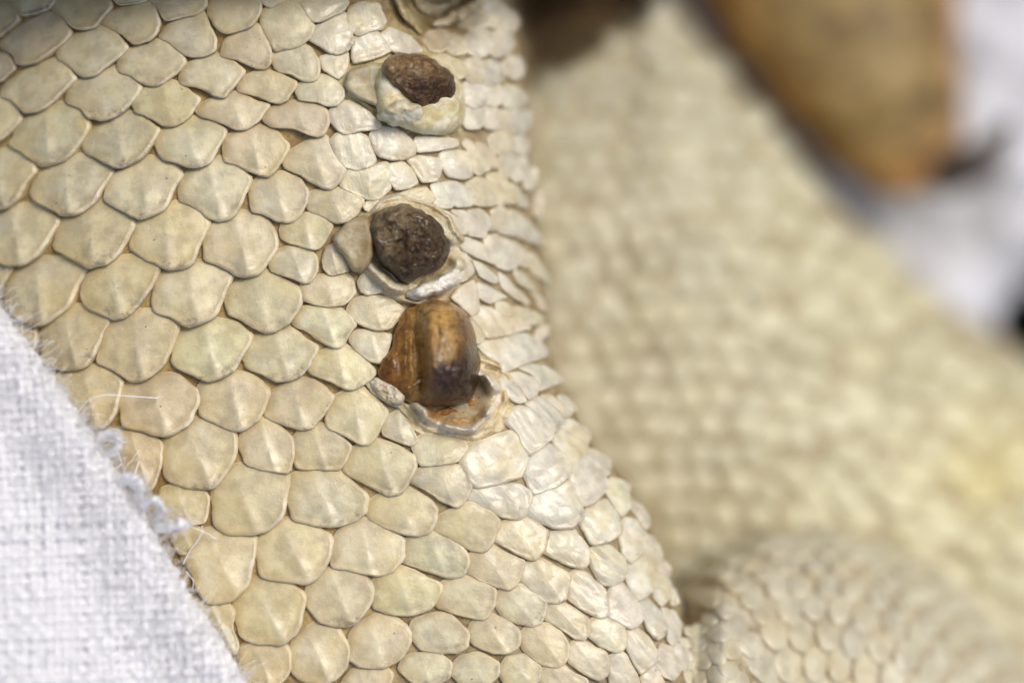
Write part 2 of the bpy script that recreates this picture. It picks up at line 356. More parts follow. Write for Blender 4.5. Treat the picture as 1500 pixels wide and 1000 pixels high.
# outlines of the scales of the thigh, read off the photograph
POLY = """
-40,20 -15,0 12,3 24,18 29,30 12,46 -2,58 -25,50
5,-12 40,-30 85,-3 72,14 50,21 32,24 20,8
73,13 88,-4 115,-20 160,0 163,9 150,28 142,40 122,44 108,40 95,26
0,66 25,42 70,20 88,28 103,47 102,55 75,78 57,91 38,96 27,93 21,80 5,73
82,82 95,62 140,42 160,48 183,64 188,72 173,85 150,104 140,111 122,112 108,103 98,93 84,88
152,32 165,18 212,5 226,13 235,33 230,50 222,58 205,65 195,64 178,50 155,38
163,-8 190,-25 225,-10 212,3 190,7 178,8 170,4
224,0 240,-20 285,-25 303,-2 302,10 290,20 265,26 245,31 238,22
236,55 262,32 292,21 298,28 312,48 318,62 315,76 300,82 282,84 270,80 252,66
305,12 318,-5 345,-22 375,-8 384,12 381,20 370,38 355,44 335,50 326,47 312,33 305,22
382,34 388,22 410,5 430,-2 443,8 455,30 461,42 455,54 440,66 425,70 414,72 405,75 400,70 396,60 384,42
172,97 185,78 230,62 255,70 272,87 271,95 255,110 240,122 225,127 210,123 190,110 175,105
322,77 330,65 350,48 370,41 378,44 395,66 399,80 396,92 388,101 375,101 360,94 345,87 325,83
262,117 275,97 310,82 345,92 360,105 350,117 335,135 330,143 315,142 300,132 285,127 266,125
350,130 362,115 385,105 420,113 437,121 428,135 420,148 410,152 395,150 380,142 365,138 351,136
400,88 410,75 440,68 455,74 467,88 468,105 465,115 455,120 442,119 425,108 412,107 401,100
453,55 465,40 495,22 505,25 515,45 518,60 510,75 495,80 482,77 470,68 456,60
437,2 455,-15 500,-20 510,5 502,17 485,25 472,32 460,32 448,20
380,0 395,-12 425,-8 415,3 398,12 390,10
508,30 515,12 530,5 555,8 565,30 560,42 540,47 525,53 515,45
516,72 522,55 545,45 560,55 573,75 560,82 540,88 520,93 516,85
560,52 575,42 600,52 612,66 618,76 600,80 575,76
470,85 490,80 508,78 512,90 505,108 495,116 485,110 472,102
434,137 445,122 470,112 490,116 503,130 504,142 495,153 483,157 465,150 440,147
296,162 310,150 340,138 375,148 394,153 388,162 378,178 362,190 345,190 325,180 310,175 297,172
390,174 402,160 430,150 470,155 480,162 481,182 475,197 465,201 450,197 430,188 400,187 391,180
484,167 495,155 512,150 535,160 555,178 555,187 545,190 525,192 505,197 495,190 486,178
-30,90 0,80 15,88 23,99 10,112 0,122 -20,118
0,135 15,118 70,88 95,100 112,115 100,127 75,155 60,163 40,166 28,155 15,145 2,142
96,145 110,122 160,102 190,112 208,127 200,140 185,160 170,172 150,178 132,172 122,160 100,152
197,153 208,135 245,122 275,132 294,145 285,158 270,178 255,185 240,184 225,175 210,168 198,165
-40,160 0,143 18,155 31,172 20,188 5,203 -10,212 -30,205
14,208 30,185 75,158 105,165 132,183 120,202 105,225 88,238 60,243 45,232 30,220 16,214
121,208 140,190 180,165 215,180 235,190 225,205 210,232 190,242 175,247 155,238 135,228 123,220
228,207 240,190 280,172 315,182 333,193 322,212 310,238 295,244 280,247 262,238 240,235 230,222
328,220 338,203 375,188 405,198 424,212 415,230 405,248 395,258 382,258 365,250 350,242 330,238
418,240 428,225 455,210 475,205 490,220 507,245 500,262 485,277 475,276 455,265 435,253 420,247
485,210 500,197 520,195 540,205 550,235 540,245 522,250 505,245 490,228
545,200 560,187 585,192 605,205 608,225 595,233 575,234 558,230 548,218
500,270 510,250 545,245 565,240 575,260 570,278 555,292 540,293 520,285 503,275
450,297 456,283 490,277 515,280 533,293 525,310 510,325 492,327 475,318 452,308
532,300 540,295 560,291 575,293 560,305 545,312 535,308
-45,250 0,222 30,225 53,248 40,265 30,290 5,308 -20,300 -40,280
45,280 55,262 105,228 140,238 163,252 150,272 140,297 120,312 95,317 80,308 60,298 47,290
153,280 165,262 210,230 245,242 267,255 255,275 245,303 225,317 205,320 190,312 165,300 155,293
262,283 275,260 315,235 350,248 371,262 360,280 350,305 340,320 322,324 305,318 285,303 264,295
366,293 375,270 405,257 435,265 452,280 445,305 435,320 420,326 405,323 388,313 370,310
-30,345 -10,320 25,295 60,307 87,322 75,345 62,370 40,386 20,390 0,382 -20,370
80,350 90,325 140,298 175,310 197,327 185,350 175,375 155,388 133,392 115,382 95,372 82,365
190,352 205,325 250,302 290,315 308,328 295,350 285,382 270,392 250,395 225,385 205,375 192,365
299,360 310,335 345,315 385,325 403,340 406,362 395,380 382,398 365,406 345,402 325,388 300,380
411,340 420,328 450,315 475,322 489,330 480,345 470,363 460,366 440,360 420,355 412,348
397,390 405,372 430,362 455,368 465,378 464,400 455,413 445,415 430,408 410,402 399,398
472,382 480,365 490,360 500,370 512,395 500,400 483,403 475,395
442,428 452,408 475,405 505,403 518,412 519,430 505,445 485,449 465,447 445,440
525,415 535,400 555,394 575,402 583,415 575,425 555,428 540,432 530,427
-60,395 0,378 18,392 8,410 0,425 -30,430
6,430 18,408 40,385 85,378 122,393 112,418 105,445 90,460 70,475 55,476 25,463 8,445
117,435 125,410 160,385 200,380 233,393 222,418 205,445 190,462 170,468 150,460 125,450
222,440 232,410 270,388 310,390 342,403 330,425 318,460 300,470 275,478 255,465 228,455
332,448 345,425 385,400 415,415 440,422 441,445 425,470 405,484 390,487 372,478 350,465 335,460
434,473 442,455 470,450 500,452 522,475 510,490 500,508 490,510 470,500 450,485 436,480
511,457 520,442 545,433 575,440 592,453 580,470 570,480 555,484 535,478 515,467
514,500 525,485 550,487 575,490 565,520 555,532 540,528 520,512
10,480 25,465 50,478 54,495 52,512 35,520 15,500
60,515 62,480 95,452 135,458 158,470 148,495 135,530 115,542 85,540 65,532
142,525 152,490 185,462 230,465 262,480 250,510 240,535 215,555 195,558 165,540 145,532
252,525 262,495 300,470 345,480 371,490 360,510 345,540 325,553 305,557 285,548 255,535
357,525 370,500 415,485 445,498 467,508 455,530 440,552 420,556 405,558 385,547 360,537
453,540 465,520 500,507 530,520 550,545 535,560 515,570 505,569 485,558 455,547
478,612 490,585 525,568 550,585 567,602 555,625 550,640 540,650 525,648 505,636 480,625
388,605 400,580 430,558 470,568 490,580 475,605 460,625 447,629 430,627 410,618 390,612
540,562 555,555 575,565 592,575 590,590 578,595 560,585 545,575
561,628 570,610 585,603 600,620 612,645 600,652 580,645 562,637
608,655 615,640 650,637 680,645 684,658 670,675 650,680 620,682 610,670
75,560 95,545 130,540 180,555 175,580 168,610 150,630 120,620
175,590 180,570 215,555 250,555 290,572 290,590 280,618 260,632 240,640 215,632 180,625
292,590 302,565 335,550 370,558 396,572 388,595 380,615 355,630 340,630 315,618 295,610
178,680 175,640 200,632 238,650 236,680 225,715 205,718 190,710
240,680 245,645 285,620 320,625 347,637 345,665 330,695 312,713 295,715 260,710 243,700
352,655 362,635 385,617 410,630 430,640 430,665 425,690 415,692 385,687 360,680
432,650 445,633 470,625 500,640 515,655 507,672 495,687 470,687 433,687
506,685 517,665 545,645 580,655 607,668 608,685 595,708 585,722 570,725 555,717 530,705 508,692
601,705 610,692 640,680 675,682 690,710 682,730 670,742 650,735 625,718
425,740 432,700 470,692 500,695 538,725 535,748 520,762 490,770 460,768 430,760
235,750 240,720 270,715 307,722 305,750 300,765 275,770 245,775
312,745 325,705 350,688 385,690 425,697 420,725 415,755 395,775 360,783 330,780 314,765
250,790 270,770 300,775 290,795 272,812 262,810
275,815 300,783 340,782 375,788 372,815 365,855 345,875 325,883 300,880 285,850
380,820 385,790 415,765 455,770 487,785 482,820 465,845 450,853 415,850 383,845
487,815 495,785 525,762 560,770 590,790 590,815 575,835 550,842 520,835 490,830
540,745 552,730 590,715 625,730 640,745 635,765 625,780 610,783 590,780 560,770 542,760
345,905 355,870 380,852 420,855 447,870 443,900 435,925 415,940 390,942 355,935
450,880 458,855 490,835 520,840 545,855 545,880 525,908 505,916 470,912 452,890
545,870 552,850 585,832 620,845 645,855 642,870 630,890 600,900 570,898 548,890
290,885 330,885 345,895 340,920 350,940 345,958 320,945 300,915
350,985 360,945 400,943 425,950 425,985 400,1010 360,1010
425,965 435,940 460,920 490,922 512,945 510,970 495,992 475,1000 440,995 427,980
510,950 518,925 550,903 580,910 602,925 598,945 585,965 565,975 530,975 512,965
495,1010 520,980 560,978 575,985 565,1020 510,1030
585,980 600,960 640,957 660,970 658,990 640,1003 605,1000
662,985 675,962 705,957 730,970 728,990 710,1005 675,1003
733,985 742,965 770,960 792,975 790,995 770,1010 740,1003
639,770 650,755 690,738 720,750 732,765 722,785 718,800 705,808 690,805 665,790 642,780
723,778 735,768 770,758 790,768 803,780 797,800 785,817 775,818 755,808 730,795
593,815 600,790 630,780 660,790 684,810 683,830 675,842 655,845 635,838 610,830 595,825
685,835 690,815 715,798 745,812 767,822 762,840 755,857 745,862 725,858 700,848 688,840
642,880 650,855 680,845 710,852 725,865 722,888 710,905 695,905 665,898 645,890
728,880 735,865 760,857 785,870 800,882 797,900 790,912 780,917 760,912 735,902
764,845 770,828 790,820 820,832 836,842 830,862 828,875 815,883 800,880 775,867
604,930 610,910 640,900 665,905 685,925 683,945 670,955 645,955 615,950
688,930 695,912 720,902 745,910 762,925 758,945 745,955 720,955 695,945
796,808 806,784 828,778 842,776 863,803 859,828 851,832 833,827 809,816
865,808 876,802 895,801 912,815 918,832 912,849 895,857 883,856 870,837
853,768 858,752 872,739 889,734 902,750 910,766 908,780 898,789 881,797 866,796
910,774 919,760 934,762 946,779 948,798 934,815 922,824 910,808
948,784 958,786 971,808 967,822 959,832 950,818 943,810
919,827 934,816 946,815 958,834 961,856 953,868 936,878 924,863 918,844
960,839 972,837 982,851 982,873 970,887 958,873
962,835 972,820 984,832 980,846
983,858 989,863 997,881 989,887 983,885
836,844 850,837 862,842 886,863 890,885 886,902 876,904 857,894 833,878
893,873 900,858 914,856 934,880 941,904 934,916 922,920 905,909 890,902
936,882 953,878 970,897 977,914 972,930 961,936 948,921
970,891 982,894 996,916 996,933 986,947 977,935 979,914
984,892 991,897 1000,914 997,921
800,894 806,886 826,884 840,890 862,906 862,926 854,936 842,935 823,921 802,909
864,914 871,908 888,906 914,918 918,935 912,952 898,954 878,945 863,930
765,930 775,920 800,915 822,925 832,942 830,960 822,973 812,977 790,970 770,955
834,952 842,941 859,942 886,954 892,966 888,988 878,995 859,988 835,971
919,928 934,921 953,935 964,959 958,971 938,987 929,971 919,950
893,964 910,957 919,962 934,990 937,1002 924,1012 895,1005 892,983
961,964 970,945 986,950 996,969 997,983 986,996 972,990 961,974
940,990 958,974 965,983 974,1000 967,1008 942,1006
988,950 996,942 1010,952 1016,964 1008,976 998,983 996,969
790,985 800,978 825,975 840,985 860,995 855,1015 800,1020
744,620 754,602 766,597 780,602 800,618 811,638 796,652 774,666 764,652 759,636
774,592 788,581 800,586 816,602 828,616 811,634 802,618 782,600
796,580 808,578 824,592 838,606 828,612 816,598
818,580 828,578 846,600 838,604 826,592
682,666 692,654 720,644 746,634 758,636 762,652 773,668 768,684 760,698 730,708 698,714 686,700 681,684
811,642 820,630 834,634 852,646 861,659 852,670 838,684 826,670
822,626 832,613 850,624 865,638 858,654 844,638
834,612 846,618 866,634 860,638 848,626
772,678 784,664 804,654 820,662 835,682 831,698 818,710 800,718 784,724 774,710 770,694
836,688 850,670 864,674 882,692 891,710 880,726 868,738 854,740 842,724 835,704
854,666 862,658 880,668 895,684 889,698 876,682
861,654 872,658 893,672 895,680 880,668
772,744 778,732 800,718 824,708 834,708 842,728 854,746 848,764 838,772 818,773 794,766 774,754
689,730 694,718 720,710 760,708 776,720 778,728 768,754 758,760 734,756 710,742
892,704 902,702 916,714 926,732 920,746 910,756 900,742 888,720
896,698 908,700 923,710 923,720 912,710
924,740 930,732 942,742 952,758 950,770 944,776 936,760
692,465 705,450 722,452 740,460 751,477 750,488 730,493 712,495 702,478
690,470 700,477 712,492 705,502 698,503
705,505 717,498 738,497 753,508 767,523 767,532 750,540 735,545 732,532 717,523
742,495 758,488 777,490 788,503 798,522 783,527 768,532 762,515
745,460 757,462 770,473 778,482 765,484 752,487
782,493 792,498 805,518 798,523
763,540 778,533 795,537 810,553 814,562 800,568 790,572 793,563 780,548
748,547 763,545 782,553 792,565 785,578 773,585 763,568
732,557 743,550 752,555 763,572 771,588 757,590 740,578
797,535 808,540 825,558 815,563
610,208 615,200 667,203 671,212 663,217 633,222 613,223
648,228 653,223 687,222 691,237 690,258 680,263 658,258 648,243
600,233 615,230 645,233 646,250 640,265 618,267 608,250
565,245 590,238 605,250 612,268 600,275 580,278 570,265
680,213 688,207 703,217 718,240 717,248 700,257 692,250 692,230
700,212 708,210 723,222 733,243 720,248 712,230
578,290 600,278 625,275 637,290 632,297 610,301 600,306
632,273 645,270 658,283 667,297 660,305 633,303 637,292
648,270 667,267 683,273 692,297 687,302 667,303
685,270 700,262 713,265 725,283 726,300 708,302 693,298
717,260 728,255 742,263 757,283 755,297 743,298 728,300 725,280
750,270 758,273 773,297 775,305 760,302 755,287
607,307 625,305 643,312 655,327 642,325 625,318
642,308 655,310 673,320 683,335 682,343 667,340 655,327
665,310 683,310 700,322 713,338 707,348 687,345 683,332
688,310 707,307 718,317 726,335 717,340 703,323
722,310 737,303 748,318 758,345 750,345 730,340 724,322
750,313 760,312 777,327 795,357 785,358 760,347
672,347 690,350 708,357 727,382 723,387 700,378 680,367
712,350 727,345 747,353 757,375 755,395 743,395 727,390 715,360
753,355 763,360 778,380 777,393 760,388 757,372
778,372 787,375 803,410 800,417 782,400
695,383 708,387 725,403 732,412 722,415 703,405
672,375 683,372 693,390 695,398 683,410 673,413 672,393
702,415 717,420 742,435 728,440 718,445 703,437
663,437 675,423 693,413 700,420 702,455 690,463 685,457
755,397 767,400 787,427 780,427 760,415
733,400 743,407 760,428 765,442 755,438 737,423
755,423 765,428 777,443 767,447
780,427 792,433 802,453 793,455
"""
SCALES = [np.array([[float(v) for v in p.split(',')] for p in ln.split()]) for ln in POLY.strip().splitlines()]
def hexa(cx, cy, w, h, rot):
    a = np.array([[-1, -.1], [-.55, -.85], [.4, -.95], [1, -.2], [.75, .6], [.1, 1], [-.6, .75]]) * (w / 2, h / 2)
    c, s = math.cos(math.radians(rot)), math.sin(math.radians(rot))
    return a @ np.array([[c, s], [-s, c]]) + (cx, cy)
for hx in [(690, 28, 46, 26, 15), (722, 18, 38, 36, 10), (742, 32, 30, 34, 20), (640, 62, 32, 30, 10), (672, 66, 34, 30, 20),
           (703, 68, 36, 36, 12), (736, 64, 36, 38, 12), (660, 98, 46, 30, 30), (697, 104, 34, 32, 12), (724, 106, 32, 32, 12), (752, 102, 28, 32, 18),
           (694, 138, 32, 34, 18), (722, 140, 34, 32, 14), (752, 142, 30, 34, 16), (693, 176, 30, 36, 20), (720, 174, 34, 32, 18),
           (750, 178, 30, 34, 16), (768, 180, 18, 34, 16), (735, 208, 30, 32, 18), (760, 214, 26, 32, 18), (743, 244, 22, 32, 18),
           (762, 246, 22, 36, 18), (776, 262, 14, 34, 18), (742, 452, 26, 16, 35), (764, 460, 24, 16, 35), (784, 470, 22, 16, 38), (796, 486, 14, 22, 20),
           (786, 300, 12, 30, 20), (776, 470, 16, 14, 30)]:
    SCALES.append(hexa(hx[0] + rng.normal(0, 2), hx[1] + rng.normal(0, 2), hx[2] * rng.uniform(1.05, 1.3), hx[3] * rng.uniform(1.05, 1.3), hx[4] + rng.normal(0, 12)))

WY = [-50, 0, 250, 400, 600, 750, 900, 1050]; WX = [430, 430, 490, 520, 600, 700, 830, 950]
def wet_at(px, py): xb = np.interp(py, WY, WX); return float(smooth(xb - 70, xb + 120, px))
def lean_at(px, py):
    l = 15 + 11 * float(smooth(520, 860, py)) * float(smooth(640, 380, px))
    return lerp(l, 40, float(smooth(540, 790, px)))

def outline(P, n, it=2, cut=.17):
    for _ in range(it):
        Q = np.roll(P, -1, 0); P = np.stack([P * (1 - cut) + Q * cut, P * cut + Q * (1 - cut)], 1).reshape(-1, 2)
    Q = np.vstack([P, P[:1]]); L = np.r_[0, np.cumsum(np.linalg.norm(np.diff(Q, axis=0), axis=1))]
    u = np.linspace(0, L[-1], n, endpoint=False)
    return np.stack([np.interp(u, L, Q[:, 0]), np.interp(u, L, Q[:, 1])], -1)

def area_centroid(P):
    x, y = P[:, 0], P[:, 1]; x1, y1 = np.roll(x, -1), np.roll(y, -1); c = x * y1 - x1 * y
    A = c.sum() / 2; return abs(A), np.array([((x + x1) * c).sum(), ((y + y1) * c).sum()]) / (6 * A)

def patch(P, surf, lean, height, na=44, rings=(.14, .28, .42, .55, .67, .76, .83, .885, .925, .96, .985, 1.0), tuck=.15, skirt=.13, normal=True, grow=1.0, nick=0.0, nick_seed=0.0, cut=.17):
    """a closed-over plate inside outline P lying on surf; height(r, s, t, S) gives its relief"""
    B = outline(P, na, 2, cut); A, c = area_centroid(B); B = c + (B - c) * grow
    th = math.radians(lean); dn = np.array([math.sin(th), math.cos(th)]); ac = np.array([math.cos(th), -math.sin(th)])
    W = np.abs((B - c) @ ac).max(); H = np.abs((B - c) @ dn).max()
    t = (B - c) @ dn / H
    B = c + (B - c) * (1 + tuck * smooth(-.15, -.8, t))[:, None]
    if nick:
        q = np.arange(na) / na * 2 * math.pi; B = c + (B - c) * (1 + nick * fbm(np.cos(q) * 3.2 + nick_seed, np.sin(q) * 3.2, int(nick_seed), 4))[:, None]
    R = np.r_[np.repeat(rings, na), np.full(na, .965)]
    pts = np.concatenate([c + r * (B - c) for r in rings] + [c + .965 * (B - c)])
    pts = np.vstack([c[None], pts]); R = np.r_[0, R]
    s = (pts - c) @ ac / W; t = (pts - c) @ dn / H
    nz = float(normal_of(surf, c[0:1], c[1:2])[0, 2]) if normal else 1
    S = math.sqrt(A / max(nz, .3)) / 100
    h = height(R, s, t, S); h[-na:] = h[-2 * na:-na] - skirt * S
    if normal:
        V = un(pts[:, 0], pts[:, 1], surf(pts[:, 0], pts[:, 1])) + normal_of(surf, pts[:, 0], pts[:, 1]) * h[:, None]
    else:
        V = un(pts[:, 0], pts[:, 1], surf(pts[:, 0], pts[:, 1]) + h)
    F = [(0, 1 + (i + 1) % na, 1 + i) for i in range(na)]
    for k in range(len(rings)):
        a, b = 1 + k * na, 1 + (k + 1) * na
        F += [(a + i, a + (i + 1) % na, b + (i + 1) % na, b + i) for i in range(na)]
    R[-na:] = 1.05
    return V, F, R, s, t, S

TAN, PALE = np.array([.70, .63, .395]), np.array([.72, .69, .55])
def add_scale(P, k):
    c = P.mean(0); wet = wet_at(*c); lean = lean_at(*c) + rng.normal(0, 3)
    keel = (1 - wet) * float(smooth(90, 210, c[1])) * rng.uniform(.7, 1.1)
    amber = float(smooth(430, 120, c[0] - .25 * (c[1] - 500))) * float(smooth(150, 700, c[1]))
    keel *= lerp(1, .45, float(smooth(480, 640, c[0])))
    ph = rng.uniform(0, 6.28, 4); flat = float(smooth(400, 560, c[0])); tilt = lerp(.092, .060, flat) * rng.uniform(.8, 1.25); fr = rng.uniform(6, 9)
    strength = rng.choice([.006, .014, .024])
    sx, sy = rng.uniform(-.03, .03, 2); k0 = rng.normal(0, .04)
    ox = rng.uniform(0, 90)
    def height(r, s, t, S):
        rim = np.clip((r - .80) / .20, 0, 1)
        h = S * (.035 + tilt * np.clip(t, -1.3, 1) + .034 * (1 - r ** 2) - .062 * rim ** 2.6)
        h += S * keel * (.046 * np.exp(-np.abs((s - k0) / .135) ** 1.6) - .020 * np.abs(s)) * (.35 + .65 * smooth(-.9, .6, t)) * (1 - rim ** 3)
        h += S * (sx * s + sy * t)
        h += S * wet * strength * np.sin(fr * s + ph[0] + 1.2 * np.sin(2 * t + ph[1])) * (1 - rim)
        h += S * lerp(.018, .035, wet) * fbm(s * 2.4 + ox, t * 2.2 + ox, k, 3) * (1 - rim * .6)
        h += S * .028 * fbm(s * 6 + ox, t * 6, k + 5, 2) * rim
        h += S * lerp(.022, .018, wet) * np.exp(-((r - .93) / .035) ** 2) * smooth(-.35, .3, t + .35 * np.abs(s)) * np.clip(.9 + 1.3 * fbm(s * 2.5 + ox, t * 2.5, k, 3), 0, 2)
        h -= S * lerp(.020, .012, wet) * np.exp(-((r - .74) / .10) ** 2) * smooth(-.1, .5, t)
        return h
    small = abs(area_centroid(P)[0]) < 700
    V, F, R, s, t, S = patch(P, z_thigh, lean, height, na=36 if small else 60, grow=lerp(1.065, 1.10, flat), tuck=lerp(.24, .10, flat), nick=.05, cut=lerp(.17, .13, flat), nick_seed=k * 1.37)
    tone = lerp(TAN, PALE, wet) * rng.uniform(.88, 1.06) * (1 + rng.normal(0, .014, 3))
    tone = lerp(tone, np.array([.64, .58, .40]), .3 * float(smooth(160, 10, c[1])) * (1 - wet))
    tone = lerp(tone, np.array([.62, .475, .24]), .6 * amber)
    n1, n2 = fbm(s * 1.6 + ox, t * 1.6 + ox, k, 4)[:, None], fbm(s * 3.1 - ox, t * 2.7 + ox, k + 9, 4)[:, None]
    tone = np.broadcast_to(tone, (len(R), 3)) * (1 + .10 * n1)
    tint = [np.array([.60, .56, .44]), np.array([.70, .56, .40]), np.array([.70, .60, .30]), np.array([.74, .69, .55])][rng.integers(0, 4)]
    tone = lerp(tone, tint, .5 * smooth(-.1, .55, n2) + rng.uniform(0, .22))
    e = smooth(.60, .95, R)[:, None] * (.42 + .25 * np.clip(-s, -1, 1)[:, None] + .5 * n2)           # thin, translucent margin
    tone = lerp(tone, lerp(np.array([.50, .355, .15]), np.array([.66, .58, .42]), wet), np.clip(e, 0, .85) * lerp(.95, .5, wet))
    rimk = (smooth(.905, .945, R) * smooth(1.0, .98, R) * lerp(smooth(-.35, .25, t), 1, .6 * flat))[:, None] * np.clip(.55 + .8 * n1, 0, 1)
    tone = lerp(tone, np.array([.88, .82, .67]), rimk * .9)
    kp = (keel * .5 * np.exp(-((s - k0) / .13) ** 2) * smooth(1.0, .85, R) * smooth(-1.1, .2, t))[:, None]  # grazing light on the keel, painted in as a paler stripe
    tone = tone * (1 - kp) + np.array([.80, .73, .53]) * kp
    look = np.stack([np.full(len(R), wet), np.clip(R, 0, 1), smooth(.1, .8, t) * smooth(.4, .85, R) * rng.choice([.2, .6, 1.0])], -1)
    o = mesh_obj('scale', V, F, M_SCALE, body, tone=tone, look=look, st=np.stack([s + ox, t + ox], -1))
    return o
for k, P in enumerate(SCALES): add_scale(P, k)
N_THIGH = len(SCALES)

# scales of the lower fold: rows that follow its crest
def fold_scales():
    cand = []
    vs = [6, 17, 32, 53, 80, 114, 154, 198, 244, 292]
    for j, v in enumerate(vs):
        hgt = (vs[j + 1] - v if j + 1 < len(vs) else 46)
        u = 985 + (j % 2) * 19
        while u < 1560:
            x = u + rng.normal(0, 2); step = 38
            y = np.interp(x, CXF, CYF) + v + rng.normal(0, 1.5)
            if x < 1062 and y > 906: u += step; continue
            if y < 1050 and x > edge_x(min(y, 1000)) - (0 if y < 900 else 8) and z_fold(x, y) > z_thigh(x, y) - (99 if x > edge_x(y) else 0):
                cand.append((x, y, step, hgt))
            u += step
    cand.sort(key=lambda q: -(q[2] * q[3]) / (1 + max(q[0] - 1000, 0) / 300))
    fill = [(1004, 941, 12, 16), (1022, 941, 28, 22), (1027, 964, 32, 30), (1049, 953, 30, 36), (1053, 924, 36, 28), (1027, 920, 26, 16), (1040, 905, 28, 18),
            (1008, 972, 16, 18), (1012, 925, 16, 14), (1020, 990, 34, 28), (1051, 988, 34, 34), (1030, 1015, 38, 30), (1070, 946, 36, 36), (1066, 976, 34, 34), (1066, 918, 32, 30), (1074, 1008, 36, 34), (1048, 1008, 32, 30)]
    for q in fill:
        cand.append(q)
    cand.sort(key=lambda q: -(q[2] * q[3]) / (1 + max(q[0] - 1000, 0) / 300))
    n_ind = 298 - N_THIGH; J = Join()
    for k, (x, y, w, h) in enumerate(cand):
        e = 12; slope = math.degrees(math.atan2(float(np.interp(x + e, CXF, CYF) - np.interp(x - e, CXF, CYF)), 2 * e))
        P = hexa(x, y, w * rng.uniform(1.0, 1.1), h * rng.uniform(1.24, 1.36), slope * .75 + rng.normal(0, 4))
        tilt = rng.uniform(.06, .11); ox = rng.uniform(0, 50)
        def height(r, s, t, S):
            rim = np.clip((r - .75) / .25, 0, 1)
            return S * (.03 + 1.2 * tilt * np.clip(t, -1.3, 1) + .045 * (1 - r ** 2) - .07 * rim ** 2.4 + .03 * fbm(s * 2 + ox, t * 2, 3, 2))
        ind = k < n_ind and x < 1330
        V, F, R, s, t, S = patch(P, z_joint if (x < 1110 and y > 890) else z_fold, -slope * .5 - 15, height, na=24, rings=(.3, .55, .75, .88, .96, 1.0), grow=1.05, cut=.13)
        tone = np.array([.64, .60, .45]) * rng.uniform(.90, 1.06)
        if ind:
            mesh_obj('scale', V, F, M_SCALE, body, tone=tone, look=np.stack([np.full(len(R), .15), np.clip(R, 0, 1), 0 * R], -1), st=np.stack([s + ox, t], -1))
        else: J.add(V, F, tone)
    tag(J.build('fold_scale_cover', M_SOFT, body), kind='stuff')
fold_scales()

# scales of the belly far behind, out of focus
def belly_scales():
    J = Join(); y = -60.0; j = 0
    while y < 960:
        x = 760 + (j % 2) * 21
        while x < 1560:
            w = lerp(42, 62, float(smooth(960, 1250, x))); h = lerp(40, 50, float(smooth(960, 1250, x)))
            jj = lerp(5, 9, float(smooth(980, 1220, x))); xx, yy = x + rng.normal(0, jj), y + rng.normal(0, jj) + 12 * math.sin(x / 110 + y / 300)
            z = float(z_belly(xx, yy))
            if z > -11.5 and xx > edge_x(yy) - 30 and z_belly(xx, yy - 14) > -12 and float(z_fold(xx, yy - 60)) < -20:
                P = hexa(xx, yy, w * rng.uniform(.88, 1.12), h * rng.uniform(.9, 1.12), rng.normal(8, 7)); ox = rng.uniform(0, 50)
                am = rng.uniform(.12, .50) * lerp(1, .6, float(smooth(1050, 1300, xx)))
                V, F, R, s, t, S = patch(P, z_belly, 10, lambda r, s, t, S: S * (.03 + .12 * t + am * (1 - r ** 2)), na=12, rings=(.35, .65, .88, 1.0))
                b = float(smooth(850, 1350, xx)); tone = np.array([lerp(.62, .66, b), lerp(.59, .625, b), lerp(.445, .42, b)]) * lerp(1, .86, float(smooth(965, 915, xx) * smooth(330, 240, yy)))  # inner flank darker: its shade is put into the scale colour
                yl = .5 * math.exp(-(((xx - 1450) / 85) ** 2 + ((yy - 690) / 75) ** 2)); tone = lerp(tone, np.array([.74, .62, .22]), yl)
                J.add(V, F, tone * rng.uniform(.86, 1.06))
            x += w
        y += 41; j += 1
    tag(J.build('belly_scale_cover', M_SOFT, body), kind='stuff')
belly_scales()

# ------------------------------------------------------------------ femoral pores
def lump(name, pts, mat, parent, hf, tonef, looks=0.0, na=72, lean=0, base=0.0, skirt=.5, nr=26, seed=0, amp=.05, fq=.03):
    P = np.array([[float(v) for v in p.split(',')] for p in pts.split()])
    rings = tuple(np.sin(np.linspace(0, math.pi / 2, nr + 1)[1:]))
    surf = lambda x, y: z_thigh(x, y) + base
    nz = {}
    def height(r, s, t, S):
        return hf(r, s, t) * 1.0
    B = None
    V, F, R, s, t, S = patch(P, surf, lean, height, na=na, rings=rings, tuck=0, skirt=skirt, normal=False, nick=.16 if name == 'flake' else .05, nick_seed=seed)
    # roughen: displacement along the rough direction
    px = V[:, 0] * 100; py = V[:, 1] * 100
    V[:, 2] += amp * fbm(px * fq, py * fq, seed, 5) * np.clip(1.15 - R ** 6, 0, 1)
    V[:, 0] += amp * .25 * fbm(px * fq * 1.3 + 9, py * fq * 1.3, seed + 3, 4); V[:, 1] += amp * .25 * fbm(px * fq * 1.3 + 19, py * fq * 1.3, seed + 6, 4)
    kk = D / (D - V[:, 2]); PX, PY = 750 + V[:, 0] * 100 * kk, 500 - V[:, 1] * 100 * kk
    T = tonef(s, t, R, PX, PY) if tonef.__code__.co_argcount == 5 else tonef(s, t, R)
    Lk = np.zeros((len(R), 3)); Lk[:, 0] = looks if np.isscalar(looks) else looks(s, t, R, PX, PY)
    return mesh_obj(name, V, F, mat, parent, tone=T, look=Lk, st=np.stack([s, t], -1))

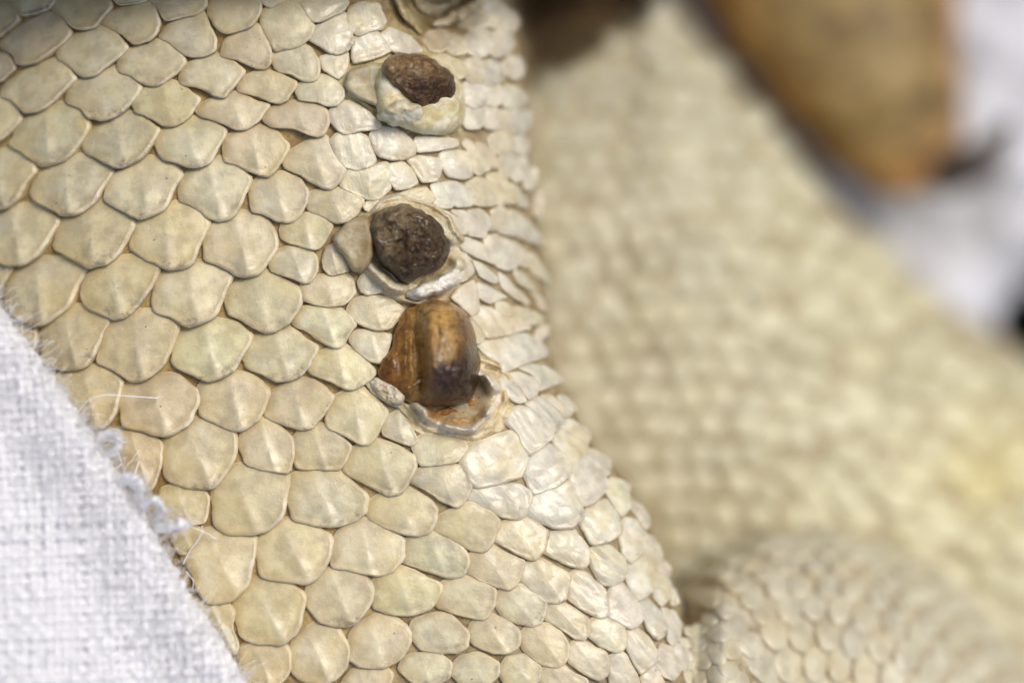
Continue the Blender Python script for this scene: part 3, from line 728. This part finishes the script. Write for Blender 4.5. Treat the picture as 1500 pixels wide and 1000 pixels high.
def ridge(name, path, wid, hgt, mat, parent, tone, base=0.0, seed=0, amp=.04, nseg=46, nc=14):
    """a wrinkled lip of skin swept along a path of the thigh"""
    P = np.array([[float(v) for v in p.split(',')] for p in path.split()])
    L = np.r_[0, np.cumsum(np.linalg.norm(np.diff(P, axis=0), axis=1))]; u = np.linspace(0, L[-1], nseg)
    k = np.linspace(0, 1, nseg)
    # Catmull-like smoothing by a fine moving average
    X, Y = np.interp(u, L, P[:, 0]), np.interp(u, L, P[:, 1])
    for _ in range(3):
        X[1:-1] = (X[:-2] + 2 * X[1:-1] + X[2:]) / 4; Y[1:-1] = (Y[:-2] + 2 * Y[1:-1] + Y[2:]) / 4
    tx, ty = np.gradient(X), np.gradient(Y); n = np.hypot(tx, ty); nx, ny = -ty / n, tx / n
    w = np.interp(k, np.linspace(0, 1, len(wid)), wid); h = np.interp(k, np.linspace(0, 1, len(hgt)), hgt)
    V = []; T = []
    for i in range(nseg):
        e = math.sqrt(max(0.0, 1 - abs(2 * k[i] - 1) ** 6))
        for c in range(nc):
            a = 2 * math.pi * c / nc
            off = math.cos(a) * w[i] / 2 * e; up = math.sin(a)
            wob = float(fbm(u[i] * .09 + 3 * seed, off * .12 + c * .15, seed, 3))
            x, y = X[i] + nx[i] * off * (1 + .35 * wob), Y[i] + ny[i] * off * (1 + .35 * wob)
            z = float(z_thigh(x, y)) + base + (h[i] * e * (up if up > 0 else up * .6)) + amp * wob * 2.2
            V.append(un(x, y, z)); T.append(np.array(tone) * (1 + .12 * wob))
    F = [(i * nc + c, i * nc + (c + 1) % nc, (i + 1) * nc + (c + 1) % nc, (i + 1) * nc + c) for i in range(nseg - 1) for c in range(nc)]
    F += [tuple(range(nc))[::-1], tuple((nseg - 1) * nc + c for c in range(nc))]
    return mesh_obj(name, np.array(V), F, mat, parent, tone=np.array(T))

def pore(label, px, py):
    o = bpy.data.objects.new('femoral_pore', None); o.empty_display_size = .2
    o.location = Vector(un(px, py, float(z_thigh(px, py)))); link(o, lizard); o['label'] = label
    return o
col = lambda *c: (lambda s, t, r: np.broadcast_to(np.array(c), (len(r), 3)))
def grad(a, b, f):
    a, b = np.array(a), np.array(b)
    return lambda s, t, r: a + (b - a) * f(s, t, r)[:, None]
dome = lambda H, p=2.0, q=.6: (lambda r, s, t: H * np.maximum(1 - np.minimum(r, 1) ** p, 0) ** q)

def socket(name, pts, parent, folds, cols, seed, na=170, nr=64, wr=.05, base=0.0, dish=0.0, mat=None):
    """a torn ring of membrane: concentric folds (radius, width, height, raggedness) inside an outline"""
    P = np.array([[float(v) for v in p.split(',')] for p in pts.split()])
    rings = tuple(np.linspace(.05, 1, nr)); surf = lambda x, y: z_thigh(x, y) + base
    def height(r, s, t, S):
        ang = np.arctan2(t, s); rr = r + .10 * fbm(np.cos(ang) * 2.0 + seed, np.sin(ang) * 2.0, seed, 2) + .008 * fbm(np.cos(ang) * 9, np.sin(ang) * 9, seed + 2, 2)
        h = -dish * (1 - np.clip(r, 0, 1) ** 2)
        for i, (r0, w, H, rag) in enumerate(folds):
            k = (1 + rag * 2.2 * fbm(np.cos(ang) * 2.6 + i * 5, np.sin(ang) * 2.6, seed + 7 * i, 3)) * smooth(-.25, .25, fbm(np.cos(ang) * 1.6 + i * 9, np.sin(ang) * 1.6, seed + 11 * i, 2) + .12)
            h = h + H * np.clip(k, .1, 2) * np.exp(-np.abs((rr - r0) / w) ** 2.2)
        x, y = s * 7, t * 7
        h = h + wr * .7 * fbm(rr * 9, np.cos(ang) * 2 + np.sin(ang) * 3, seed + 3, 3) + wr * fbm(x, y, seed + 4, 3)
        return h * smooth(1.02, .93, r) + .01
    V, F, R, s, t, S = patch(P, surf, 0, height, na=na, rings=rings, tuck=0, skirt=.2, normal=False, grow=1.07, nick=.06, nick_seed=seed)
    k = np.clip(R + .05 * fbm(s * 5, t * 5, seed, 3), 0, 1)
    T = np.stack([np.interp(k, [c[0] for c in cols], [c[1][i] for c in cols]) for i in range(3)], -1)
    return mesh_obj(name, V, F, mat or M_COLLAR, parent, tone=T, st=np.stack([s, t], -1))

# pore 1, the topmost
p1 = pore('topmost pore, flat dark red-brown plug in a yellowish translucent cup', 622, 125)
socket('collar', '500,118 512,98 545,86 578,70 630,72 668,96 690,128 692,170 680,196 645,206 605,204 575,192 545,168 520,150 504,136', p1,
       [(.80, .08, .09, .5)], [(0, (.62, .58, .38)), (.7, (.66, .61, .38)), (.85, (.56, .50, .24)), (1, (.68, .64, .46))], 3, wr=.03, base=-.09)
lump('cup', '548,118 556,98 576,80 625,80 660,98 680,126 682,156 678,184 655,198 620,198 588,186 560,178 548,158', M_COLLAR, p1,
     lambda r, s, t: .42 * np.maximum(1 - r ** 7, 0) ** .5 - .05 * t, grad((.70, .64, .40), (.80, .77, .60), lambda s, t, r: smooth(-.2, .6, fbm(s * 4, t * 4, 4) + .3 * r)), seed=2, amp=.06, fq=.03)
lump('plug', '558,104 568,84 588,77 620,80 646,92 668,112 676,138 666,152 644,158 622,160 604,150 588,142 570,128', M_CRUST, p1,
     lambda r, s, t: .57 * np.maximum(1 - r ** 9, 0) ** .5 - .06 * t - .04 * s + .05 * np.sin(4 * s + 2 * t), grad((.26, .175, .085), (.10, .056, .028), lambda s, t, r: smooth(-.5, .3, s * .5 + t * .9 + .25 * fbm(s * 3, t * 3, 8))), looks=.8, seed=5, amp=.13, fq=.045)
lump('pale_scale', '503,122 512,102 535,95 562,90 570,108 566,138 554,158 538,151 520,142 507,132', M_COLLAR, p1,
     lambda r, s, t: .26 * np.maximum(1 - r ** 8, 0) ** .5 - .12 * (1 - r ** 2) + .07 * s, col(.56, .52, .38), seed=8, amp=.02, fq=.01)
lump('flake', '550,172 560,156 584,143 604,147 622,158 626,178 612,190 590,184 568,184', M_COLLAR, p1,
     lambda r, s, t: .60 * np.maximum(1 - r ** 4, 0) ** .5 - .20 * t, col(.74, .72, .60), seed=12, amp=.12, fq=.05)

# pore 2, in the middle
p2 = pore('middle pore, rough blackish brown plug ringed by pale flaking skin', 602, 355)
socket('collar', '530,318 556,298 590,288 634,300 670,326 688,360 696,394 680,420 648,438 604,446 572,438 540,412 524,386 522,350', p2,
       [(.72, .12, .36, .3), (.90, .06, .18, .5)], [(0, (.40, .32, .19)), (.55, (.50, .42, .26)), (.72, (.78, .75, .62)), (.84, (.66, .59, .42)), (1, (.70, .66, .52))], 22, wr=.045, base=-.09)
lump('plug', '538,336 548,314 566,302 592,298 626,309 652,331 660,362 654,386 636,398 614,404 600,418 584,412 572,394 556,382 544,362', M_CRUST, p2,
     lambda r, s, t: .54 * np.maximum(1 - r ** 9, 0) ** .5 - .05 * t + .05 * np.sin(5 * t + s), grad((.24, .185, .10), (.095, .062, .03), lambda s, t, r: smooth(-.5, .3, s * .8 + t * .3 + .45 * fbm(s * 3, t * 3, 9))), looks=1.0, seed=25, amp=.15, fq=.05)
lump('pale_scale', '486,346 506,326 538,312 550,345 546,384 530,402 514,396 504,376 491,362', M_COLLAR, p2,
     lambda r, s, t: .30 * np.maximum(1 - r ** 8, 0) ** .5 - .06 * (1 - r ** 2) + .08 * s, grad((.56, .50, .35), (.38, .30, .17), lambda s, t, r: smooth(-.3, .5, s)), seed=28, amp=.02, fq=.01)
lump('flake', '592,436 602,423 640,406 668,390 678,404 672,418 646,430 618,440', M_CHALK, p2,
     lambda r, s, t: .42 * np.maximum(1 - r ** 3, 0) ** .6, col(.90, .87, .79), seed=31, amp=.12, fq=.06)

# pore 3, tall amber plug
p3 = pore('lowest pore, tall glossy amber plug standing in a torn whitish socket', 640, 525)
def h3(r, s, t):
    b = np.maximum(1 - r ** 4.2, 0) ** .5; n = fbm(s * 2.2, t * 1.1, 31, 3)
    col_ = smooth(-.38, -.02, s + .10 * n) * smooth(1.02, .62, s)                # the upright column, steep on its right
    h = b * (.26 + .62 * col_)
    h = h - .06 * b * np.exp(-((s + .19 + .05 * t) / .06) ** 2) * smooth(-.3, .3, t)      # groove left of it
    h = h + .10 * b * np.exp(-((s + .40 - .05 * t) / .07) ** 2) * smooth(-.6, -.2, t)       # and the thin rib beside that
    h = h + .13 * b * (.45 - np.abs(fbm(s * 4.6 + 2, t * 1.3, 17, 3)))                      # layered, fibrous flakes
    h = h + .08 * b * smooth(.05, .6, t) * smooth(-.1, .2, s) * fbm(s * 8, t * 8, 2, 4)
    return h - .26 * b * smooth(.30, .95, t) * smooth(-.2, .3, s)
def t3(s, t, r, x, y):
    n = fbm(x / 16, y / 55, 3)[:, None]; n2 = fbm(x / 9, y / 9, 5)[:, None]
    c = np.broadcast_to(np.array([.25, .12, .022]), (len(x), 3)).copy()
    def put(cc, k):
        nonlocal c
        c = c + (np.array(cc) - c) * np.clip(k, 0, 1)[:, None]
    g = lambda cx, cy, wx, wy: np.exp(-((x - cx) / wx) ** 2 - ((y - cy) / wy) ** 2)
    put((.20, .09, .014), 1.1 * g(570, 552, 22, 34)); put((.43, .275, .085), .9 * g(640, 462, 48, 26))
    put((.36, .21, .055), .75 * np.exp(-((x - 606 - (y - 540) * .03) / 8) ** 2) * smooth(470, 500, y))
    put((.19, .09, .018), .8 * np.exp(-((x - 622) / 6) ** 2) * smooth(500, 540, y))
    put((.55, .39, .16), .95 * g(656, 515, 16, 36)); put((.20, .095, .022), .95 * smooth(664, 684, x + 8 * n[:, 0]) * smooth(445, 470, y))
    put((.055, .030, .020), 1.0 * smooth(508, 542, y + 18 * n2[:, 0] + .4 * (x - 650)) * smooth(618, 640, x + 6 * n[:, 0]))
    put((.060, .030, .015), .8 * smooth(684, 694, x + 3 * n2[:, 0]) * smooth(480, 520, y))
    return c * (1 + .26 * n + .20 * n2)
socket('collar', '560,560 590,600 602,636 650,650 700,652 738,622 758,584 744,545 712,524 668,512 600,530', p3,
       [(.60, .085, .42, .35), (.77, .05, .11, .5), (.90, .05, .09, .4)], [(0, (.20, .09, .02)), (.40, (.36, .16, .035)), (.52, (.60, .44, .24)), (.58, (.78, .70, .55)), (.68, (.84, .80, .69)), (.77, (.74, .62, .37)), (.84, (.82, .75, .55)), (.9, (.72, .61, .36)), (1, (.78, .73, .57))], 44, wr=.055, base=-.09)
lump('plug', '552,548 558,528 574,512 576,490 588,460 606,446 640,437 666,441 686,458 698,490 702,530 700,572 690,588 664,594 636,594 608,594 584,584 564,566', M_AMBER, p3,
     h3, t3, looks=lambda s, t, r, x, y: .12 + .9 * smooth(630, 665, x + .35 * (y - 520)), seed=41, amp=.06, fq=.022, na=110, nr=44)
lump('flake', '540,562 548,553 562,556 578,565 594,575 592,590 578,595 562,588 548,576', M_COLLAR, p3, lambda r, s, t: .17 * np.maximum(1 - r ** 6, 0) ** .5 + .08 * s, col(.78, .73, .62), seed=46, amp=.10, fq=.07)

# folded skin at the upper edge, beside the topmost pore
ridge('skin_fold', '576,-12 590,14 606,34 618,50', [10, 14, 14, 8], [.14, .2, .2, .1], M_COLLAR, body, (.56, .49, .29), base=.0, seed=22)
ridge('skin_fold', '606,-24 616,6 640,18 664,8 676,-20', [10, 16, 18, 16, 10], [.09] * 5, M_COLLAR, body, (.60, .54, .38), base=-.03, seed=21)
ridge('skin_fold', '632,36 660,28 690,12 720,-12', [8, 18, 18, 10], [.12, .2, .2, .1], M_COLLAR, body, (.68, .62, .46), base=.05, seed=24)

# ------------------------------------------------------------------ near white cloth with its hem, loose yarn and lint
cloth = empty('white_cloth', (-6.2, -2.6, 0.3))
tag(cloth, 'white woven cotton cloth with a frayed folded hem lying over the thigh at lower left', 'cloth')
E0, E1 = np.array([-6.0, 440.0]), np.array([362.0, 1004.0])          # the hem in the photo
EDIR = (E1 - E0) / np.linalg.norm(E1 - E0); EN = np.array([-EDIR[1], EDIR[0]])   # EN points into the cloth (to lower left)
HR = 34.0
def cloth_pt(a, q, lift):
    """a along the hem (px), q inwards from the hem's top (px); q < 0 wraps round under it"""
    a, q, lift = np.asarray(a, float), np.asarray(q, float), np.asarray(lift, float)
    wob = 6 * np.sin(a / 95 + 1.2) + 10 * fbm(a / 120, a * 0, 4, 3)
    phi = np.clip(-q / HR, 0, math.pi)
    d = np.where(q >= 0, HR + q, HR - HR * np.sin(phi)) - np.sin(phi) * lift * 100
    top = 1.0 + .45 * smooth(0, 260, q) + .10 * fbm(a / 120, q / 120, 6, 2)
    z = top - HR / 100 * (1 - np.cos(phi)) + lift * np.cos(phi)
    p = E0 + a[..., None] * EDIR + (d + wob)[..., None] * EN
    return un(p[..., 0], p[..., 1], z)

def tube(J, C, rad, nc=6, tone=None):
    C = np.asarray(C); n = len(C)
    T = np.gradient(C, axis=0); T /= np.linalg.norm(T, axis=1, keepdims=True) + 1e-9
    ref = np.array([.31, .22, .92]); U = np.cross(T, ref); U /= np.linalg.norm(U, axis=1, keepdims=True) + 1e-9; W = np.cross(T, U)
    rad = np.broadcast_to(rad, (n,)); a = np.linspace(0, 2 * math.pi, nc, endpoint=False)
    V = (C[:, None] + rad[:, None, None] * (np.cos(a)[None, :, None] * U[:, None] + np.sin(a)[None, :, None] * W[:, None])).reshape(-1, 3)
    F = [(i * nc + c, i * nc + (c + 1) % nc, (i + 1) * nc + (c + 1) % nc, (i + 1) * nc + c) for i in range(n - 1) for c in range(nc)]
    F += [tuple(range(nc))[::-1], tuple((n - 1) * nc + c for c in range(nc))]
    J.add(V, F, tone)

def build_cloth():
    J = Join(); pitch = 12.0; ang = math.radians(-3)
    # weave axes in cloth space (a, q): threads run level and upright in the picture
    hx = np.array([math.cos(ang), math.sin(ang)]); hy = np.array([-math.sin(ang), math.cos(ang)])
    to = lambda p: (((p - E0) @ EDIR), ((p - E0) @ EN) - HR)
    org = np.array([-160.0, 380.0])
    for fam in (0, 1):
        u, v = (hx, hy) if fam == 0 else (hy, hx)
        for k in range(66):
            L = np.arange(0, 860, 2.6); jit = rng.normal(0, 1.8)
            off = k * pitch + jit + 1.6 * fbm(L / 60, L * 0 + k, 30 + fam, 2)
            p = org + L[:, None] * u + off[:, None] * v
            a, q = to(p)
            ok = (q > -2.0 * HR) & (a > -170) & (a < 800) & (q < 470)
            if ok.sum() < 6: continue
            sg = 1 if (k + fam) % 2 == 0 else -1
            lift = sg * .034 * np.cos(math.pi * L / pitch) * (1 + .5 * fbm(L / 40, L * 0 + k, 70 + fam, 2)) + .014 * rng.normal(0, 1)
            rad = .058 * (1 + .45 * fbm(L / 11, L * 0 + k * 3.1, 50 + fam, 3)) * rng.uniform(.8, 1.2)
            C = cloth_pt(a, q, lift)[ok]
            runs = np.split(np.arange(ok.sum()), np.where(np.diff(np.where(ok)[0]) > 1)[0] + 1)
            for r in runs:
                if len(r) > 4: tube(J, C[r], rad[ok][r])
    o = J.build('weave', M_CLOTH, cloth); tag(o, kind='stuff')
    # close sheet under the yarns
    A, Q = np.meshgrid(np.arange(-170, 801, 10.0), np.r_[np.arange(-2.9 * HR, 0, 6), np.arange(0, 471, 12)])
    V = cloth_pt(A, Q, np.full(A.shape, -.05)).reshape(-1, 3); n = A.shape[1]
    mesh_obj('backing', V, [(j * n + i, j * n + i + 1, (j + 1) * n + i + 1, (j + 1) * n + i) for j in range(A.shape[0] - 1) for i in range(n - 1)], M_CLOTH, cloth)
    # lint: fine hairs along the hem and over the cloth
    J = Join()
    for k in range(5200):
        a = rng.uniform(-20, 720); q = rng.uniform(-1.9 * HR, 60) if k < 3400 else rng.uniform(0, 420)
        p0 = cloth_pt(np.array([a]), np.array([q]), np.array([.05]))[0]
        n = 9; w = np.cumsum(rng.normal(0, 1, (n, 3)), 0) * .012 + np.linspace(0, 1, n)[:, None] * rng.normal(0, 1, 3) * rng.uniform(.04, .16)
        ph = min(max(-q / HR, 0), 3.1)
        out = np.array([-EN[0] * math.sin(ph), EN[1] * math.sin(ph), math.cos(ph)])
        w += out * np.linspace(0, rng.uniform(.03, .14), n)[:, None]
        tube(J, p0 + w, .0042, 3)
    tag(J.build('lint', M_TUFT, cloth), kind='stuff')
    # long stray fibre that loops over the scales
    def fibre(pts, r):
        P = np.array(pts, float); L = np.r_[0, np.cumsum(np.linalg.norm(np.diff(P, axis=0), axis=1))]
        u = np.linspace(0, L[-1], 40); C = np.stack([np.interp(u, L, P[:, i]) for i in range(3)], -1)
        for _ in range(12): C[1:-1] = (C[:-2] + 2 * C[1:-1] + C[2:]) / 4
        J = Join(); tube(J, un(C[:, 0], C[:, 1], C[:, 2]), r, 5); J.build('stray_fibre', M_TUFT, cloth)
    fibre([(104, 640, .2), (112, 606, .3), (126, 586, .5), (152, 577, .5), (186, 580, .3), (232, 583, .1)], .008)
    fibre([(262, 764, .5), (282, 772, .45), (304, 781, .3), (318, 790, .1)], .008)
    fibre([(140, 660, .4), (150, 632, .5), (172, 626, .5), (182, 644, .45), (168, 656, .5)], .007)
    fibre([(296, 770, .3), (292, 788, .2), (278, 806, .15), (268, 826, .1)], .010)
    fibre([(272, 836, .2), (284, 850, .25), (282, 862, .2)], .007)
    for k in range(16):
        a0 = rng.uniform(215, 410); p = E0 + a0 * EDIR + rng.uniform(-4, 14) * EN; dx = -EN * rng.uniform(8, 34) + EDIR * rng.normal(0, 16)
        q1, q2, q3 = p + dx * .35 + rng.normal(0, 4, 2), p + dx * .7 + rng.normal(0, 7, 2), p + dx + rng.normal(0, 9, 2)
        fibre([(*p, .7), (*q1, .65), (*q2, .5), (*q3, .3)], rng.uniform(.007, .014))
    # loose tufts of yarn at the frayed place
    def tuft(cx, cy, rx, ry, rot, zz, seed):
        n, m = 26, 40; V = []
        for i in range(n + 1):
            th = math.pi * i / n
            for j in range(m):
                f = 2 * math.pi * j / m; d = np.array([math.sin(th) * math.cos(f), math.sin(th) * math.sin(f), math.cos(th)])
                k = 1 + .22 * float(fbm(d[0] * 3 + seed, d[1] * 3 + d[2] * 2, seed, 3)) + .08 * float(fbm(d[0] * 9, d[1] * 9 + d[2] * 7, seed, 2))
                x, y = d[0] * rx * k, d[1] * ry * k; c, s = math.cos(rot), math.sin(rot)
                V.append(un(cx + c * x - s * y, cy + s * x + c * y, zz + d[2] * min(rx, ry) / 100 * k))
        F = [(i * m + j, (i + 1) * m + j, (i + 1) * m + (j + 1) % m, i * m + (j + 1) % m) for i in range(n) for j in range(m)]
        mesh_obj('yarn_tuft', np.array(V), F, M_CLOTH, cloth)
        J = Join(); c0 = un(cx, cy, zz)
        for k in range(90):
            d = rng.normal(0, 1, 3); d /= np.linalg.norm(d); st = c0 + d * np.array([rx, ry, min(rx, ry)]) / 100 * .9
            w = np.cumsum(rng.normal(0, 1, (9, 3)), 0) * .014 + np.linspace(0, 1, 9)[:, None] * d * rng.uniform(.02, .10)
            tube(J, st + w, .003, 3)
        tag(J.build('tuft_fuzz', M_TUFT, cloth), kind='stuff')
    def yarn(pts, r, seed, fuzz=170):
        P = np.array(pts, float); u = np.linspace(0, len(P) - 1, 90); I = np.arange(len(P))
        C = np.stack([np.interp(u, I, P[:, i]) for i in range(3)], -1)
        for _ in range(30): C[1:-1] = (C[:-2] + 2 * C[1:-1] + C[2:]) / 4
        C = un(C[:, 0], C[:, 1], C[:, 2] + .25); J = Join(); k = np.linspace(0, 1, 90); env = np.minimum(1, 3.5 * np.minimum(k + .12, 1.12 - k))
        for q in range(9):
            ph = 2 * math.pi * q / 9 + k * rng.uniform(6, 16)
            off = np.stack([np.cos(ph), np.sin(ph), np.sin(ph + 1.3)], -1) * (r * .55 * env * (1 + .5 * fbm(k * 9, k * 0 + q, seed, 2)))[:, None]
            tube(J, C + off, r * .27 * env * (1 + .4 * fbm(k * 14 + q, k * 0, seed + q, 3)), 7)
        J.build('yarn_tuft', M_TUFT, cloth); J = Join()
        for f in range(fuzz):
            c0 = C[rng.integers(0, 90)]; d = rng.normal(0, 1, 3); d /= np.linalg.norm(d)
            w = np.cumsum(rng.normal(0, 1, (9, 3)), 0) * .018 + np.linspace(0, 1, 9)[:, None] * d * rng.uniform(.01, .13)
            tube(J, c0 + d * r * .6 + w, .0036, 3)
        tag(J.build('tuft_fuzz', M_TUFT, cloth), kind='stuff')
    yarn([(222, 772, .45), (240, 772, .55), (258, 766, .6), (276, 770, .5)], .10, 3)
    yarn([(212, 770, .4), (206, 745, .6), (216, 730, .7), (234, 734, .7), (238, 752, .6), (224, 764, .5)], .075, 5)
    yarn([(168, 706, .5), (186, 700, .7), (204, 706, .7), (206, 724, .6), (196, 740, .5)], .11, 8)
    yarn([(136, 652, .5), (150, 636, .6), (168, 636, .6), (176, 650, .6), (166, 664, .6), (150, 668, .5)], .065, 9)
build_cloth()

# ------------------------------------------------------------------ far white cloth, the dark ground, the brown toe
def far_cloth():
    xs = np.arange(-700, 2400, 16.0); ys = np.arange(-900, 1900, 16.0); X, Y = np.meshgrid(xs, ys)
    Z = -17.2 + 1.5 * fbm(X / 120, Y / 120, 61, 5) + .4 * np.sin((X + Y * .6) / 60 + 2 * fbm(X / 200, Y / 200, 5, 2))
    hole = (((X - 1530) / 82.0) ** 2 + ((Y - 475) / 78.0) ** 2) < 1 + .15 * fbm(X / 40, Y / 40, 9, 2)
    Z = Z - 1.2 * np.exp(-np.maximum(np.sqrt(((X - 1530) / 82.0) ** 2 + ((Y - 475) / 78.0) ** 2) - 1, 0) * 3)
    V = un(X, Y, Z).reshape(-1, 3); n = len(xs)
    F = [(j * n + i, (j + 1) * n + i, (j + 1) * n + i + 1, j * n + i + 1) for j in range(len(ys) - 1) for i in range(n - 1) if not hole[j, i]]
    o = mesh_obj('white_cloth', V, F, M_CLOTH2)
    tag(o, 'crumpled white cloth far behind the lizard at right, blurred and in shade', 'cloth')
far_cloth()
g = mesh_obj('ground', [(-60, -60, -24), (60, -60, -24), (60, 60, -24), (-60, 60, -24)], [(0, 1, 2, 3)], M_DARK, tone=None); tag(g, kind='structure')

def toe():
    root = empty('toe', tuple(un(1300, 150, -16)))
    tag(root, 'blurred brown and orange toe with a dark hooked tip lying on the far white cloth', 'toe')
    # axis, half width and depth in the photograph
    ax = [(1130, -330, 205), (1165, -200, 200), (1200, -90, 195), (1228, 0, 182), (1262, 80, 152), (1294, 150, 122), (1324, 208, 98), (1344, 242, 78), (1358, 266, 52), (1364, 280, 16)]
    A = np.array(ax, float); L = np.linspace(0, len(A) - 1, 60); I = np.arange(len(A))
    X, Y, R = (np.interp(L, I, A[:, i]) for i in range(3))
    for _ in range(4):
        for v in (X, Y, R): v[1:-1] = (v[:-2] + 2 * v[1:-1] + v[2:]) / 4
    tx, ty = np.gradient(X), np.gradient(Y); n = np.hypot(tx, ty); nx, ny = -ty / n, tx / n
    V, T, nc = [], [], 40
    for i in range(60):
        for c in range(nc):
            a = 2 * math.pi * c / nc; co, si = math.cos(a), math.sin(a)
            x, y = X[i] + nx[i] * R[i] * co, Y[i] + ny[i] * R[i] * co
            k = 1 + .10 * float(fbm(x / 34, y / 34, 3, 4))
            z = -14.6 + si * min(R[i], 130) / 100 * 1.35 * k
            V.append(un(X[i] + nx[i] * R[i] * co * k, Y[i] + ny[i] * R[i] * co * k, z))
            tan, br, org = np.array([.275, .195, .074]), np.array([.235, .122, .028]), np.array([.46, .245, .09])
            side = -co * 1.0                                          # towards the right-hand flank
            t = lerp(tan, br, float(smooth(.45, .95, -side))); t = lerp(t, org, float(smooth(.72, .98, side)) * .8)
            t = lerp(t, org, float(smooth(190, 262, Y[i])) * .85)
            T.append(t)
    F = [(i * nc + c, i * nc + (c + 1) % nc, (i + 1) * nc + (c + 1) % nc, (i + 1) * nc + c) for i in range(59) for c in range(nc)]
    F += [tuple(range(nc))[::-1], tuple(59 * nc + c for c in range(nc))]
    mesh_obj('toe_skin', np.array(V), F, M_TOE, root, tone=np.array(T))
    P = np.array([(1372, 252, -14.2), (1408, 246, -14.0), (1438, 234, -13.9), (1462, 212, -13.9), (1478, 184, -14.1)], float)
    u = np.linspace(0, 4, 24); C = np.stack([np.interp(u, range(5), P[:, i]) for i in range(3)], -1)
    for _ in range(5): C[1:-1] = (C[:-2] + 2 * C[1:-1] + C[2:]) / 4
    J = Join(); tube(J, un(C[:, 0], C[:, 1], C[:, 2]), np.linspace(.60, .20, 24), 12); J.build('claw', M_CLAW, root)
toe()
